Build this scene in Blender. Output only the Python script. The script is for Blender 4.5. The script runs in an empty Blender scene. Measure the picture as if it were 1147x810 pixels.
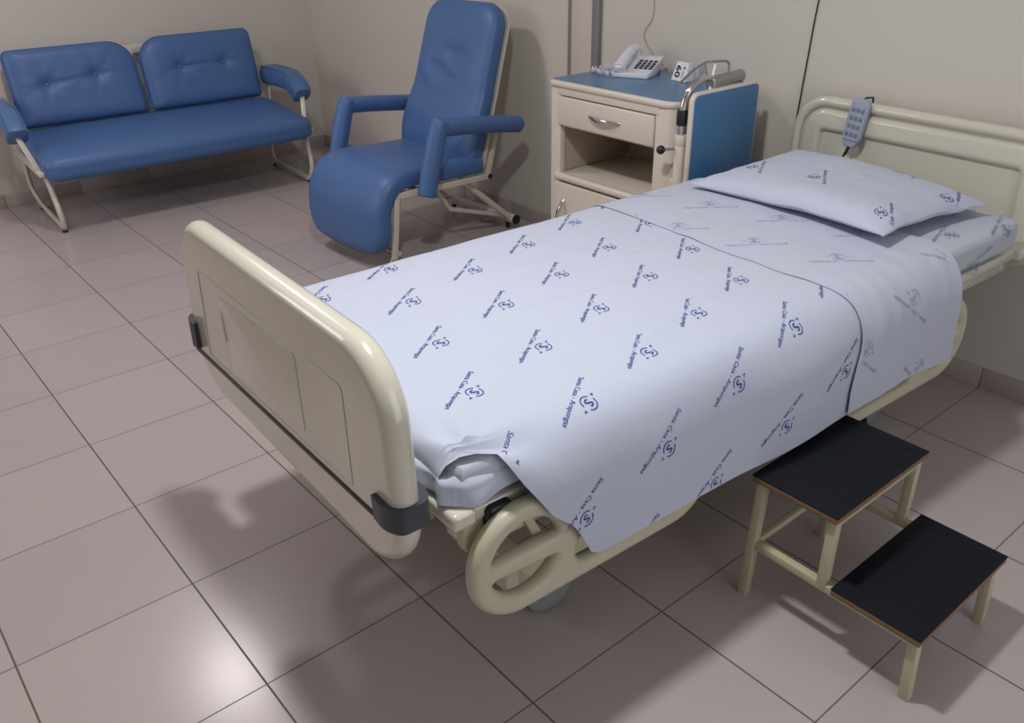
import bpy, bmesh, math, random
from mathutils import Vector, Matrix, noise
import numpy as np

random.seed(7)
C = bpy.context.scene.collection
R = math.radians
PI = math.pi

# ------------------------------------------------------------------ materials
def mat(name, col, rough=.5, metal=0, spec=.5, coat=0, bump=0, bscale=200, var=0, vscale=6, sheen=0, trans=0, alpha=1):
    m = bpy.data.materials.new(name); m.use_nodes = True
    nt = m.node_tree; b = nt.nodes['Principled BSDF']
    b.inputs['Base Color'].default_value = (*col, 1)
    b.inputs['Roughness'].default_value = rough
    b.inputs['Metallic'].default_value = metal
    b.inputs['Specular IOR Level'].default_value = spec
    b.inputs['Coat Weight'].default_value = coat
    b.inputs['Coat Roughness'].default_value = .08
    b.inputs['Sheen Weight'].default_value = sheen
    tc = nt.nodes.new('ShaderNodeTexCoord')
    if var:
        n = nt.nodes.new('ShaderNodeTexNoise'); n.inputs['Scale'].default_value = vscale; n.inputs['Detail'].default_value = 4
        r = nt.nodes.new('ShaderNodeMapRange'); r.inputs[3].default_value = 1-var; r.inputs[4].default_value = 1+var
        mx = nt.nodes.new('ShaderNodeVectorMath'); mx.operation = 'SCALE'
        mx.inputs[0].default_value = col
        nt.links.new(tc.outputs['Object'], n.inputs['Vector']); nt.links.new(n.outputs['Fac'], r.inputs[0])
        nt.links.new(r.outputs[0], mx.inputs['Scale']); nt.links.new(mx.outputs[0], b.inputs['Base Color'])
    if bump:
        n = nt.nodes.new('ShaderNodeTexNoise'); n.inputs['Scale'].default_value = bscale; n.inputs['Detail'].default_value = 3
        bp = nt.nodes.new('ShaderNodeBump'); bp.inputs['Strength'].default_value = bump; bp.inputs['Distance'].default_value = .002
        nt.links.new(tc.outputs['Object'], n.inputs['Vector']); nt.links.new(n.outputs['Fac'], bp.inputs['Height'])
        nt.links.new(bp.outputs[0], b.inputs['Normal'])
    return m

M = {}
M['wall'] = mat('wall_paint', (.60, .572, .525), .6, bump=.12, bscale=60, var=.02, vscale=1.5)
M['ceiling'] = mat('ceiling_paint', (.83, .82, .80), .8, var=.01)
M['base'] = mat('baseboard_tile', (.43, .375, .35), .25, var=.03)
M['conduit'] = mat('cover_strip', (.62, .55, .52), .45, var=.02)
M['greystrip'] = mat('grey_strip', (.22, .215, .22), .45, var=.04)
M['cream'] = mat('cream_plastic', (.63, .605, .515), .2, coat=.8, var=.015, vscale=3)
M['creamrail'] = mat('cream_rail_plastic', (.54, .51, .385), .38, var=.02, vscale=5)
M['creammetal'] = mat('cream_paint_metal', (.60, .57, .42), .35, var=.03, vscale=20)
M['stoolmetal'] = mat('stool_paint_metal', (.50, .47, .32), .4, var=.06, vscale=25)
M['whitemetal'] = mat('white_paint_metal', (.66, .62, .55), .35, var=.03, vscale=20)
M['grey'] = mat('bumper_grey', (.045, .05, .066), .42, var=.05)
M['black'] = mat('black_plastic', (.012, .013, .017), .4, var=.05)
M['rubber'] = mat('black_rubber', (.006, .008, .013), .6, spec=.16, bump=.3, bscale=250, var=.15, vscale=40)
M['wood'] = mat('plywood_edge', (.20, .115, .065), .6, var=.2, vscale=60)
M['vinyl'] = mat('blue_vinyl', (.070, .148, .345), .42, spec=.4, bump=.10, bscale=350, var=.04, vscale=5)
M['vinyl_arm'] = mat('blue_vinyl_arm', (.085, .175, .37), .42, spec=.4, bump=.10, bscale=350, var=.04, vscale=5)
M['blacktrim'] = mat('dark_edge', (.03, .03, .035), .5, var=.05)
M['sheet'] = mat('white_sheet', (.515, .553, .68), .85, spec=.15, sheen=.1, bump=.45, bscale=28, var=.015, vscale=12)
M['sheet2'] = mat('thin_white_sheet', (.51, .553, .645), .85, spec=.15, sheen=.1, bump=.22, bscale=45, var=.015, vscale=12)
M['print'] = mat('blue_print', (.05, .07, .31), .8, spec=.1, var=.1, vscale=50)
M['print_faint'] = mat('faint_blue_print', (.40, .43, .60), .8, spec=.1, var=.05, vscale=50)
M['print_mid'] = mat('mid_blue_print', (.17, .20, .40), .8, spec=.1, var=.05, vscale=50)
M['laminate'] = mat('blue_laminate', (.075, .195, .37), .3, var=.03, vscale=10)
M['leafblue'] = mat('blue_laminate_leaf', (.062, .18, .365), .32, var=.03, vscale=10)
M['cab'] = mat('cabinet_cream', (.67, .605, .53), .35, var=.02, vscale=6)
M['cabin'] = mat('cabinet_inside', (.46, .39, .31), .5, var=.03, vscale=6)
M['chrome'] = mat('chrome', (.62, .62, .63), .14, metal=1, var=.02)
M['satin'] = mat('satin_steel', (.42, .42, .43), .32, metal=1, var=.05, vscale=30)
M['phone'] = mat('white_phone_plastic', (.72, .73, .80), .35, var=.01)
M['white'] = mat('white_card', (.78, .78, .84), .6, var=.01)
M['blister'] = mat('clear_grey_plastic', (.45, .49, .58), .25, var=.02)
M['key'] = mat('dark_key', (.03, .03, .04), .5, var=.02)
M['ink'] = mat('black_ink', (.012, .012, .02), .6, var=.02)
M['inkgrey'] = mat('grey_ink', (.25, .25, .3), .6, var=.02)
M['inkred'] = mat('dark_red_ink', (.16, .04, .09), .6, var=.02)
M['remote'] = mat('blue_grey_plastic', (.33, .37, .47), .45, var=.02)
M['rbutton'] = mat('slate_button', (.17, .20, .29), .5, var=.02)
M['wheelgrey'] = mat('wheel_cover_grey', (.26, .285, .31), .4, var=.04)
M['wire'] = mat('grey_wire', (.33, .31, .29), .6, var=.02)

def floor_mat(sx, sy, x0, y0):
    m = bpy.data.materials.new('porcelain_tiles'); m.use_nodes = True
    nt = m.node_tree; b = nt.nodes['Principled BSDF']; L = nt.links
    N = nt.nodes.new
    tc = N('ShaderNodeTexCoord'); sep = N('ShaderNodeSeparateXYZ'); L.new(tc.outputs['Object'], sep.inputs[0])
    def math_(op, a, bb=None, v=None):
        n = N('ShaderNodeMath'); n.operation = op
        for i, q in enumerate((a, bb)):
            if q is None: continue
            if isinstance(q, (int, float)): n.inputs[i].default_value = q
            else: L.new(q, n.inputs[i])
        return n.outputs[0]
    def line(o, s, off, w):
        u = math_('DIVIDE', math_('SUBTRACT', o, off), s)
        fr = math_('FRACT', math_('ADD', u, 100.5))
        d = math_('ABSOLUTE', math_('SUBTRACT', fr, .5))
        return math_('LESS_THAN', d, w / s), math_('FLOOR', math_('ADD', u, 100))
    gx, ix = line(sep.outputs['X'], sx, x0, .0017)
    gy, iy = line(sep.outputs['Y'], sy, y0, .0024)
    g = math_('MAXIMUM', gx, gy)
    cmb = N('ShaderNodeCombineXYZ'); L.new(ix, cmb.inputs[0]); L.new(iy, cmb.inputs[1])
    wn = N('ShaderNodeTexWhiteNoise'); wn.noise_dimensions = '2D'; L.new(cmb.outputs[0], wn.inputs['Vector'])
    nz = N('ShaderNodeTexNoise'); nz.inputs['Scale'].default_value = 5; nz.inputs['Detail'].default_value = 6
    L.new(tc.outputs['Object'], nz.inputs['Vector'])
    fac = math_('ADD', math_('MULTIPLY', wn.outputs[0], .07), math_('MULTIPLY', nz.outputs['Fac'], .06))
    fac = math_('ADD', fac, .93)
    sc = N('ShaderNodeVectorMath'); sc.operation = 'SCALE'; sc.inputs[0].default_value = (.445, .39, .39); L.new(fac, sc.inputs['Scale'])
    mx = N('ShaderNodeMix'); mx.data_type = 'RGBA'; L.new(g, mx.inputs[0]); L.new(sc.outputs[0], mx.inputs[6]); mx.inputs[7].default_value = (.12, .095, .085, 1)
    L.new(mx.outputs[2], b.inputs['Base Color'])
    rg = math_('ADD', math_('MULTIPLY', g, .5), .225); L.new(rg, b.inputs['Roughness'])
    b.inputs['Specular IOR Level'].default_value = .42
    # slight per-tile tilt and grout groove
    bp = N('ShaderNodeBump'); bp.inputs['Strength'].default_value = .35; bp.inputs['Distance'].default_value = .002
    L.new(math_('SUBTRACT', math_('MULTIPLY', nz.outputs['Fac'], .04), math_('MULTIPLY', g, 1.0)), bp.inputs['Height'])
    L.new(bp.outputs[0], b.inputs['Normal'])
    return m

# ------------------------------------------------------------------ mesh helpers
def bm_new(): return bmesh.new()

def merge(dst, src, mi=0, mtx=None):
    if mtx is not None: src.transform(mtx)
    me = bpy.data.meshes.new('tmp'); src.to_mesh(me); src.free()
    n0 = len(dst.faces)
    dst.from_mesh(me); bpy.data.meshes.remove(me)
    dst.faces.ensure_lookup_table()
    if mi is not None:
        for f in dst.faces[n0:]: f.material_index = mi
    return dst

def obj(name, bm, m, parent=None, sharp=38, smooth=True):
    me = bpy.data.meshes.new(name)
    bmesh.ops.recalc_face_normals(bm, faces=bm.faces) if getattr(bm, '_fix', True) is True and smooth != 'keep' else None
    for f in bm.faces: f.smooth = bool(smooth)
    a = R(sharp)
    for e in bm.edges:
        if len(e.link_faces) == 2 and e.calc_face_angle(0) > a: e.smooth = False
    bm.to_mesh(me); bm.free()
    o = bpy.data.objects.new(name, me); C.objects.link(o)
    for mm in (m if isinstance(m, (list, tuple)) else [m]): me.materials.append(M[mm] if isinstance(mm, str) else mm)
    if parent: o.parent = parent
    return o

def tag(o, label, cat, group=None):
    o['label'] = label; o['category'] = cat
    if group: o['group'] = group
    return o

def thing(name, label, cat, loc=(0, 0, 0), rz=0, group=None):
    o = bpy.data.objects.new(name, None); C.objects.link(o)
    o.location = loc; o.rotation_euler = (0, 0, rz); o.empty_display_size = .1
    return tag(o, label, cat, group)

def struct(name, bm, m):
    o = obj(name, bm, m); o['kind'] = 'structure'; return o

def rbox(a, b, bev=.004, seg=3):
    """bevelled box between corners a and b"""
    bm = bm_new(); bmesh.ops.create_cube(bm, size=1)
    s = [b[i]-a[i] for i in range(3)]; c = [(b[i]+a[i])/2 for i in range(3)]
    for v in bm.verts: v.co = Vector([v.co[i]*s[i]+c[i] for i in range(3)])
    if bev: bmesh.ops.bevel(bm, geom=list(bm.edges), offset=min(bev, .49*min(abs(q) for q in s)), segments=seg, profile=.5, affect='EDGES')
    return bm

def beam(p, q, w, h, bev=.003, up=(0, 0, 1)):
    """bevelled rectangular bar from p to q (w across, h along up)"""
    p, q = Vector(p), Vector(q); d = q-p; L = d.length; d.normalize()
    u = Vector(up)
    if abs(d.dot(u)) > .97: u = Vector((0, 1, 0))
    x = u.cross(d).normalized(); y = d.cross(x)
    bm = rbox((-w/2, -h/2, 0), (w/2, h/2, L), bev, 2)
    m = Matrix((x, y, d)).transposed().to_4x4(); m.translation = p
    bm.transform(m); return bm

def catmull(pts, n=8, closed=False):
    P = [Vector(p) for p in pts]; out = []
    N = len(P); rng = range(N if closed else N-1)
    for i in rng:
        p0 = P[(i-1) % N] if closed or i > 0 else P[0]*2-P[1]
        p1 = P[i]; p2 = P[(i+1) % N]
        p3 = P[(i+2) % N] if closed or i+2 < N else P[-1]*2-P[-2]
        for k in range(n):
            t = k/n
            out.append(.5*((2*p1)+(p2-p0)*t+(2*p0-5*p1+4*p2-p3)*t*t+(3*p1-p0-3*p2+p3)*t**3))
    if not closed: out.append(P[-1])
    return out

def fillet(pts, r, n=6):
    """polyline with rounded corners"""
    P = [Vector(p) for p in pts]; out = [P[0]]
    for i in range(1, len(P)-1):
        a, b, c = P[i-1], P[i], P[i+1]
        d1 = (a-b).normalized(); d2 = (c-b).normalized()
        rr = min(r, .48*(a-b).length, .48*(c-b).length)
        s, e = b+d1*rr, b+d2*rr
        for k in range(n+1):
            t = k/n; out.append((1-t)**2*s+2*t*(1-t)*b+t*t*e)
    out.append(P[-1]); return out

def tube(pts, r, seg=12, closed=False, sx=1, sy=1, radii=None, caps=True, up=None):
    P = [Vector(p) for p in pts]; n = len(P); bm = bm_new()
    T = []
    for i in range(n):
        a = P[(i-1) % n] if closed or i > 0 else P[i]
        b = P[(i+1) % n] if closed or i < n-1 else P[i]
        T.append((b-a).normalized())
    u = Vector(up) if up else (Vector((0, 0, 1)) if abs(T[0].z) < .9 else Vector((0, 1, 0)))
    x = u.cross(T[0]).normalized()
    rings = []
    for i in range(n):
        x = (x-T[i]*x.dot(T[i]))
        if x.length < 1e-6: x = T[i].orthogonal()
        x.normalize(); y = T[i].cross(x)
        rr = radii[i] if radii else r
        rings.append([bm.verts.new(P[i]+(x*math.cos(2*PI*k/seg)*sx+y*math.sin(2*PI*k/seg)*sy)*rr) for k in range(seg)])
    for i in range(n if closed else n-1):
        A, B = rings[i], rings[(i+1) % n]
        for k in range(seg): bm.faces.new((A[k], A[(k+1) % seg], B[(k+1) % seg], B[k]))
    if not closed and caps:
        bm.faces.new(rings[0][::-1]); bm.faces.new(rings[-1])
    return bm

def cyl(p, q, r, seg=20, bev=0):
    bm = tube([p, q], r, seg)
    if bev: 
        es = [e for e in bm.edges if any(len(f.verts) > 4 for f in e.link_faces)]
        bmesh.ops.bevel(bm, geom=es, offset=bev, segments=2, profile=.5, affect='EDGES')
    return bm

def rpoly(pts, rad, n=8):
    """closed 2D polygon with rounded corners (list of (x,y))"""
    N = len(pts); out = []
    for i in range(N):
        a, b, c = (Vector(pts[(i+k-1) % N]) for k in range(3))
        r = rad[i] if isinstance(rad, (list, tuple)) else rad
        d1 = (a-b).normalized(); d2 = (c-b).normalized()
        ang = d1.angle(d2); tl = min(r/math.tan(ang/2), .49*(a-b).length, .49*(c-b).length); r2 = tl*math.tan(ang/2)
        bis = (d1+d2).normalized(); cen = b+bis*(r2/math.sin(ang/2))
        s, e = b+d1*tl-cen, b+d2*tl-cen
        a0 = math.atan2(s.y, s.x); a1 = math.atan2(e.y, e.x); da = (a1-a0+PI) % (2*PI)-PI
        for k in range(n+1):
            t = a0+da*k/n; out.append((cen.x+r2*math.cos(t), cen.y+r2*math.sin(t)))
    return out

def inset_poly(poly, d):
    """shrink a convex-ish polygon by moving points along averaged normals"""
    n = len(poly); out = []
    area = sum(poly[i][0]*poly[(i+1) % n][1]-poly[(i+1) % n][0]*poly[i][1] for i in range(n)); sg = 1 if area > 0 else -1
    for i in range(n):
        a, b, c = Vector(poly[i-1]), Vector(poly[i]), Vector(poly[(i+1) % n])
        t = ((b-a).normalized()+(c-b).normalized()); t.normalize() if t.length > 1e-9 else None
        nrm = Vector((-t.y, t.x))*sg
        out.append(tuple(b+nrm*d))
    return out

def plate(splines, thick, bevel, res=4, axis='XZ', at=0.0):
    """2D outline(s) (holes allowed) -> solid with rounded edges, thickness centred at `at` along the third axis"""
    cu = bpy.data.curves.new('c', 'CURVE'); cu.dimensions = '2D'; cu.fill_mode = 'BOTH'
    cu.extrude = max(thick/2-bevel, 0); cu.bevel_depth = bevel; cu.bevel_resolution = res; cu.offset = -bevel
    for s in splines:
        sp = cu.splines.new('POLY'); sp.points.add(len(s)-1); sp.use_cyclic_u = True
        for p, q in zip(sp.points, s): p.co = (q[0], q[1], 0, 1)
    o = bpy.data.objects.new('c', cu); C.objects.link(o)
    dg = bpy.context.evaluated_depsgraph_get(); dg.update()
    me = bpy.data.meshes.new_from_object(o.evaluated_get(dg))
    bm = bm_new(); bm.from_mesh(me)
    bpy.data.objects.remove(o); bpy.data.curves.remove(cu); bpy.data.meshes.remove(me)
    bmesh.ops.remove_doubles(bm, verts=bm.verts, dist=1e-5)
    for v in bm.verts:
        x, y, z = v.co
        v.co = {'XZ': Vector((x, at-z, y)), 'YZ': Vector((at+z, x, y)), 'XY': Vector((x, y, at+z))}[axis]
    return bm

def grid(nu, nv, f, thick=0, uvs=None):
    """surface f(u,v) u,v in 0..1 ; thick>0 closes it into a sheet"""
    bm = bm_new()
    V = [[bm.verts.new(f(i/nu, j/nv)) for j in range(nv+1)] for i in range(nu+1)]
    for i in range(nu):
        for j in range(nv): bm.faces.new((V[i][j], V[i+1][j], V[i+1][j+1], V[i][j+1]))
    if thick:
        bm.normal_update()
        bmesh.ops.solidify(bm, geom=list(bm.faces), thickness=thick)
    return bm

def lathe(prof, seg=32, axis='z'):
    bm = bm_new(); rings = []
    for r, z in prof:
        rings.append([bm.verts.new((r*math.cos(2*PI*k/seg), r*math.sin(2*PI*k/seg), z)) for k in range(seg)])
    for A, B in zip(rings, rings[1:]):
        for k in range(seg): bm.faces.new((A[k], A[(k+1) % seg], B[(k+1) % seg], B[k]))
    if prof[0][0] > 1e-4: bm.faces.new(rings[0][::-1])
    if prof[-1][0] > 1e-4: bm.faces.new(rings[-1])
    bmesh.ops.remove_doubles(bm, verts=bm.verts, dist=1e-6)
    return bm

def cushion(sx, sy, sz, puff=.02, r=.03, n=18, nz=5, warp=None):
    """upholstered pad: box with rounded edges that swells in the middle; centred, z thickness"""
    bm = bm_new(); bmesh.ops.create_cube(bm, size=1)
    for e in list(bm.edges): pass
    bmesh.ops.subdivide_edges(bm, edges=list(bm.edges), cuts=n, use_grid_fill=True)
    hx, hy, hz = sx/2, sy/2, sz/2
    for v in bm.verts:
        p = Vector((v.co.x*sx, v.co.y*sy, v.co.z*sz))
        q = Vector((max(-hx+r, min(hx-r, p.x)), max(-hy+r, min(hy-r, p.y)), max(-hz+r, min(hz-r, p.z))))
        d = p-q
        if d.length > 1e-9: p = q+d.normalized()*min(r, max(abs(d.x), abs(d.y), abs(d.z)))
        u, w = p.x/hx, p.y/hy
        k = max(0, 1-abs(u)**2.2)*max(0, 1-abs(w)**2.2)
        p.z += (1 if p.z > 0 else -1)*puff*k*min(1, abs(p.z)/hz)
        v.co = p
    if warp:
        for v in bm.verts: v.co = warp(v.co.copy())
    return bm

def fbm(x, y, z=0, s=1.0): return noise.noise(Vector((x*s, y*s, z)))

# ------------------------------------------------------------------ printed cloth marks
def text_mesh(txt, width=None, height=None, bold=0):
    cu = bpy.data.curves.new('t', 'FONT'); cu.body = txt; cu.align_x = 'CENTER'; cu.align_y = 'CENTER'; cu.size = 1; cu.resolution_u = 2
    cu.offset = bold
    o = bpy.data.objects.new('t', cu); C.objects.link(o)
    dg = bpy.context.evaluated_depsgraph_get(); dg.update()
    me = bpy.data.meshes.new_from_object(o.evaluated_get(dg))
    bm = bm_new(); bm.from_mesh(me)
    bpy.data.objects.remove(o); bpy.data.curves.remove(cu); bpy.data.meshes.remove(me)
    bmesh.ops.remove_doubles(bm, verts=bm.verts, dist=1e-5)
    xs = [v.co.x for v in bm.verts]; ys = [v.co.y for v in bm.verts]
    cx, cy = (max(xs)+min(xs))/2, (max(ys)+min(ys))/2; w, h = max(xs)-min(xs), max(ys)-min(ys)
    fx = width/w if width else None; fy = height/h if height else None
    fx = fx or fy; fy = fy or fx
    for v in bm.verts: v.co = Vector(((v.co.x-cx)*fx, (v.co.y-cy)*fy, 0))
    verts = [(v.co.x, v.co.y) for v in bm.verts]; bm.verts.index_update()
    faces = [[v.index for v in f.verts] for f in bm.faces]; bm.free()
    return verts, faces

def build_mark():
    """hospital sheet print: ring emblem with an S, lettering below; origin at the emblem"""
    V, F = [], []
    def add(vs, fs, dx=0, dy=0):
        k = len(V); V.extend((x+dx, y+dy) for x, y in vs); F.extend([i+k for i in f] for f in fs)
    add(*text_mesh('Santa Casa - Arapongas', .178, .0165, .004), 0, -.035)
    add(*text_mesh('S', .015, .023, .02))
    def arc(r0x, r0y, w, a0, a1, n=20):
        vs, fs = [], []
        for i in range(n+1):
            a = R(a0+(a1-a0)*i/n)
            vs += [(r0x*math.cos(a), r0y*math.sin(a)), ((r0x+w)*math.cos(a), (r0y+w)*math.sin(a))]
        for i in range(n): fs.append([2*i, 2*i+1, 2*i+3, 2*i+2])
        return vs, fs
    add(*arc(.0165, .0185, .0028, 25, 165)); add(*arc(.0165, .0185, .0028, 200, 340))
    add(*arc(.0195, .0145, .0018, -15, 15, 6), .006, 0); add(*arc(.0195, .0145, .0018, 165, 195, 6), -.006, 0)
    for dx in (-.0305, .0305):
        add([(-.002, -.002), (.002, -.002), (.002, .002), (-.002, .002)], [[0, 1, 2, 3]], dx, 0)
    return V, F
MARK = build_mark()

def print_marks(bm, spots, ang, F, mi, keep=None, mirror=False, eps=.0009, scale=1.0, parts='all'):
    """lay marks on the surface F(s,t)->(pos, normal)"""
    V0, F0 = MARK
    ca, sa = math.cos(ang), math.sin(ang)
    for s0, t0 in spots:
        P = []
        for x, y in V0:
            if mirror: x = -x
            x *= scale; y *= scale
            P.append((s0+ca*x-sa*y, t0+sa*x+ca*y))
        vs = {}
        for f in F0:
            if keep and not all(keep(*P[i]) for i in f): continue
            fv = []
            for i in f:
                if i not in vs:
                    p, n = F(*P[i]); vs[i] = bm.verts.new(p+n*eps)
                fv.append(vs[i])
            try:
                ff = bm.faces.new(fv); ff.material_index = mi
            except ValueError: pass

def surf_normal(F, flip=1):
    def G(s, t):
        e = .002
        p = F(s, t); a = F(s+e, t)-F(s-e, t); b = F(s, t+e)-F(s, t-e)
        n = a.cross(b).normalized()*flip
        return p, n
    return G

# ================================================================== SETTING
XL, YB, ZC = -2.19, 2.645, 2.75
XR, YF = 4.9, -1.9
TS = .45
def quad(pts):
    bm = bm_new(); bm.faces.new([bm.verts.new(p) for p in pts]); return bm
def slab(a, b): return rbox(a, b, 0)
fm = floor_mat(TS, TS*.98, 0, 0)
struct('floor', slab((XL-.1, YF-.1, -.08), (XR+.1, YB+.1, 0)), fm)
struct('wall_back', slab((XL-.1, YB, 0), (XR+.1, YB+.1, ZC)), 'wall')
struct('wall_left', slab((XL-.1, YF-.1, 0), (XL, YB, ZC)), 'wall')
struct('wall_right', slab((XR, YF-.1, 0), (XR+.1, YB, ZC)), 'wall')
struct('wall_front', slab((XL, YF-.1, 0), (XR, YF, ZC)), 'wall')
struct('ceiling', slab((XL-.1, YF-.1, ZC), (XR+.1, YB+.1, ZC+.08)), 'ceiling')
def baseboard(name, tiles):
    bm = bm_new()
    for a, b in tiles: merge(bm, rbox(a, b, .0025, 2))
    struct(name, bm, 'base')
xs = [XL] + [TS*k for k in range(-4, 11)] + [XR]
baseboard('baseboard_back', [((a+.001, YB-.009, 0), (b-.001, YB, .082)) for a, b in zip(xs, xs[1:]) if b-a > .02])
ys = [YF]+[TS*.98*k for k in range(-4, 6)]+[YB-.009]
baseboard('baseboard_left', [((XL, a+.001, 0), (XL+.009, b-.001, .082)) for a, b in zip(ys, ys[1:]) if b-a > .02])
# cable cover strip on the back wall with its two grey edges
bm = bm_new()
merge(bm, rbox((.475, YB-.012, .082), (.665, YB, ZC), .003, 2), 0)
merge(bm, rbox((.462, YB-.016, .082), (.485, YB, ZC), .003, 2), 1)
merge(bm, rbox((.632, YB-.022, .082), (.680, YB, ZC), .004, 2), 1)
struct('trim_1', bm, ['conduit', 'greystrip'])

# ================================================================== BED
TH = R(-2.3)
bed = thing('hospital_bed', 'cream moulded hospital bed with tall footboard and lowered side rails', 'bed', (2.205, .1686, 0), TH)

def rim(outer, d0, d1): return [inset_poly(outer, d0), inset_poly(outer, d1)[::-1]]
# --- footboard
FB = rpoly([(-.585, .50), (.475, .50), (.45, .972), (-.54, .972)], [.15, .13, .15, .13], 12)
bm = plate([FB], .058, .027, 6, 'XZ', .030)
footboard = obj('footboard', bm, 'cream', bed, sharp=60)
bm = plate([rpoly([(-.46, .615), (.30, .635), (.30, .86), (-.43, .86)], .015, 4), rpoly([(-.455, .6195), (.295, .6395), (.295, .8555), (-.4255, .8555)], .012, 4)[::-1]], .003, .0012, 2, 'XZ', .0008)
obj('embossed_panel_line', bm, 'cream', footboard)
bm = plate([rpoly([(-.31, .645), (.10, .66), (.10, .845), (-.31, .83)], .012, 4)], .003, .0012, 2, 'XZ', .0008)
obj('card_panel', bm, 'cream', footboard)
bm = beam((-.565, .0005, .594), (.40, .0005, .620), .012, .004, .001, up=(0, 1, 0))
obj('dark_strip', bm, 'black', footboard)
# bumpers wrapping the board edges
def bumper(xe, sg, z0, z1, w):
    prof = []
    pts = [(xe-sg*w, -.010), (xe-sg*.02, -.012), (xe+sg*.014, .004), (xe+sg*.018, .034), (xe+sg*.014, .064), (xe-sg*.02, .080), (xe-sg*w, .078)]
    out = [Vector((x, y, 0)) for x, y in pts]; cm = catmull(out, 5)
    inner = [(v.x*1.0-sg*0.0, v.y) for v in cm]
    inn = [((x-(xe-sg*w))*.7+(xe-sg*w), (y-.034)*.5+.034) for x, y in inner]
    poly = inner+inn[::-1]
    b = bm_new(); A = [b.verts.new((x, y, z0)) for x, y in poly]; B = [b.verts.new((x, y, z1)) for x, y in poly]
    n = len(poly)
    for i in range(n): b.faces.new((A[i], A[(i+1) % n], B[(i+1) % n], B[i]))
    m = len(inner)
    for L in (A, B):
        for i in range(m-1): b.faces.new((L[i], L[i+1], L[n-2-i], L[n-1-i]))
    return b
bm = bumper(.454, 1, .626, .678, .062)
for v in bm.verts: v.co.x += (.66-v.co.z)*.05
obj('corner_bumper', bm, 'grey', footboard)
bm = bumper(-.568, -1, .612, .685, .05)
for v in bm.verts: v.co.x -= (.65-v.co.z)*.05
obj('corner_bumper', bm, 'grey', footboard)
# --- headboard
YH = 2.39
HB = rpoly([(-.495, .50), (.515, .50), (.505, .957), (-.485, .957)], [.14, .14, .14, .14], 10)
bm = plate([HB], .026, .012, 4, 'XZ', YH+.026)
merge(bm, plate(rim(HB, 0, .036), .05, .017, 5, 'XZ', YH+.018))
merge(bm, plate(rim(HB, .044, .125), .046, .02, 5, 'XZ', YH+.016))
headboard = obj('headboard', bm, 'cream', bed)
# --- mattress platform and underframe
bm = rbox((-.470, .12, .575), (.470, 2.33, .610), .008, 3)
merge(bm, rbox((-.490, .102, .588), (.490, .157, .626), .010, 3)); merge(bm, rbox((-.40, .062, .585), (.40, .115, .622), .008, 3)); merge(bm, rbox((-.490, 2.29, .575), (.490, 2.37, .612), .010, 3))
merge(bm, rbox((-.44, .14, .52), (-.40, 2.33, .585), .005)); merge(bm, rbox((.40, .14, .52), (.44, 2.33, .585), .005))
for y in (.16, .9, 1.6, 2.28): merge(bm, rbox((-.44, y, .53), (.44, y+.05, .58), .005))
obj('mattress_platform', bm, 'cream', bed)
for y in (.10, 2.33):
    for x in (-.30, .30): obj('board_bracket', rbox((x-.03, y-.06, .50), (x+.03, y+.06, .60), .006), 'creammetal', bed)
bm = bm_new()
for x in (-.27, .27): merge(bm, rbox((x-.03, .36, .155), (x+.03, 2.06, .215), .006))
for y in (.42, 1.98): merge(bm, rbox((-.30, y-.03, .155), (.30, y+.03, .215), .006))
obj('base_frame', bm, 'creammetal', bed)
for y0, y1 in ((.62, .50), (1.62, 1.74)):
    bm = bm_new()
    for x in (-.2, .2): merge(bm, beam((x, y0, .20), (x, y1, .55), .04, .05, .005))
    merge(bm, rbox((-.23, y1-.03, .50), (.23, y1+.03, .555), .005))
    obj('lift_arm', bm, 'creammetal', bed)
bm = rbox((-.10, .75, .30), (.08, 1.25, .44), .02); merge(bm, cyl((-.01, 1.2, .37), (-.01, 1.6, .42), .022))
obj('lift_motor', bm, 'black', bed)
bm = rbox((.44, .185, .545), (.486, .245, .604), .012)
obj('black_socket_block', bm, 'black', bed)
bm = plate([rpoly([(.14, .50), (.40, .50), (.40, .58), (.14, .58)], .02, 4)], .03, .006, 3, 'YZ', .45)
obj('rail_bracket', bm, 'creammetal', bed)
obj('rail_link', beam((.45, .26, .60), (.47, .34, .42), .035, .02, .004), 'creammetal', bed)
obj('rail_link', beam((.45, .70, .60), (.47, .62, .42), .035, .02, .004), 'creammetal', bed)
# castors
def castor(x, y, rz):
    c = bpy.data.objects.new('castor', None); C.objects.link(c); c.parent = bed; c.location = (x, y, 0); c.rotation_euler = (0, 0, rz)
    w = lathe([(.028, -.02), (.060, -.021), (.068, -.017), (.070, -.008), (.070, .008), (.068, .017), (.060, .021), (.028, .02)], 36)
    w.transform(Matrix.Translation((0, 0, .0705)) @ Matrix.Rotation(PI/2, 4, 'Y')); obj('wheel', w, 'black', c)
    h = bm_new()
    for s in (-1, 1):
        d = lathe([(.0, .028), (.03, .028), (.058, .026), (.066, .020), (.066, .014), (0, .014)], 32)
        d.transform(Matrix.Translation((0, 0, .0705)) @ Matrix.Rotation(s*PI/2, 4, 'Y')); merge(h, d)
    obj('wheel_cover', h, 'wheelgrey', c)
    f = bm_new()
    for s in (-1, 1): merge(f, beam((s*.036, 0, .07), (s*.03, -.02, .15), .008, .05, .003, up=(0, 1, 0)))
    merge(f, cyl((0, -.02, .142), (0, -.02, .16), .04, 20, .004))
    obj('fork', f, 'wheelgrey', c)
    return c
castor(.262, .508, R(-8)); castor(-.27, .47, R(-20)); castor(.27, 1.96, R(10)); castor(-.27, 1.96, R(30))

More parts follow.
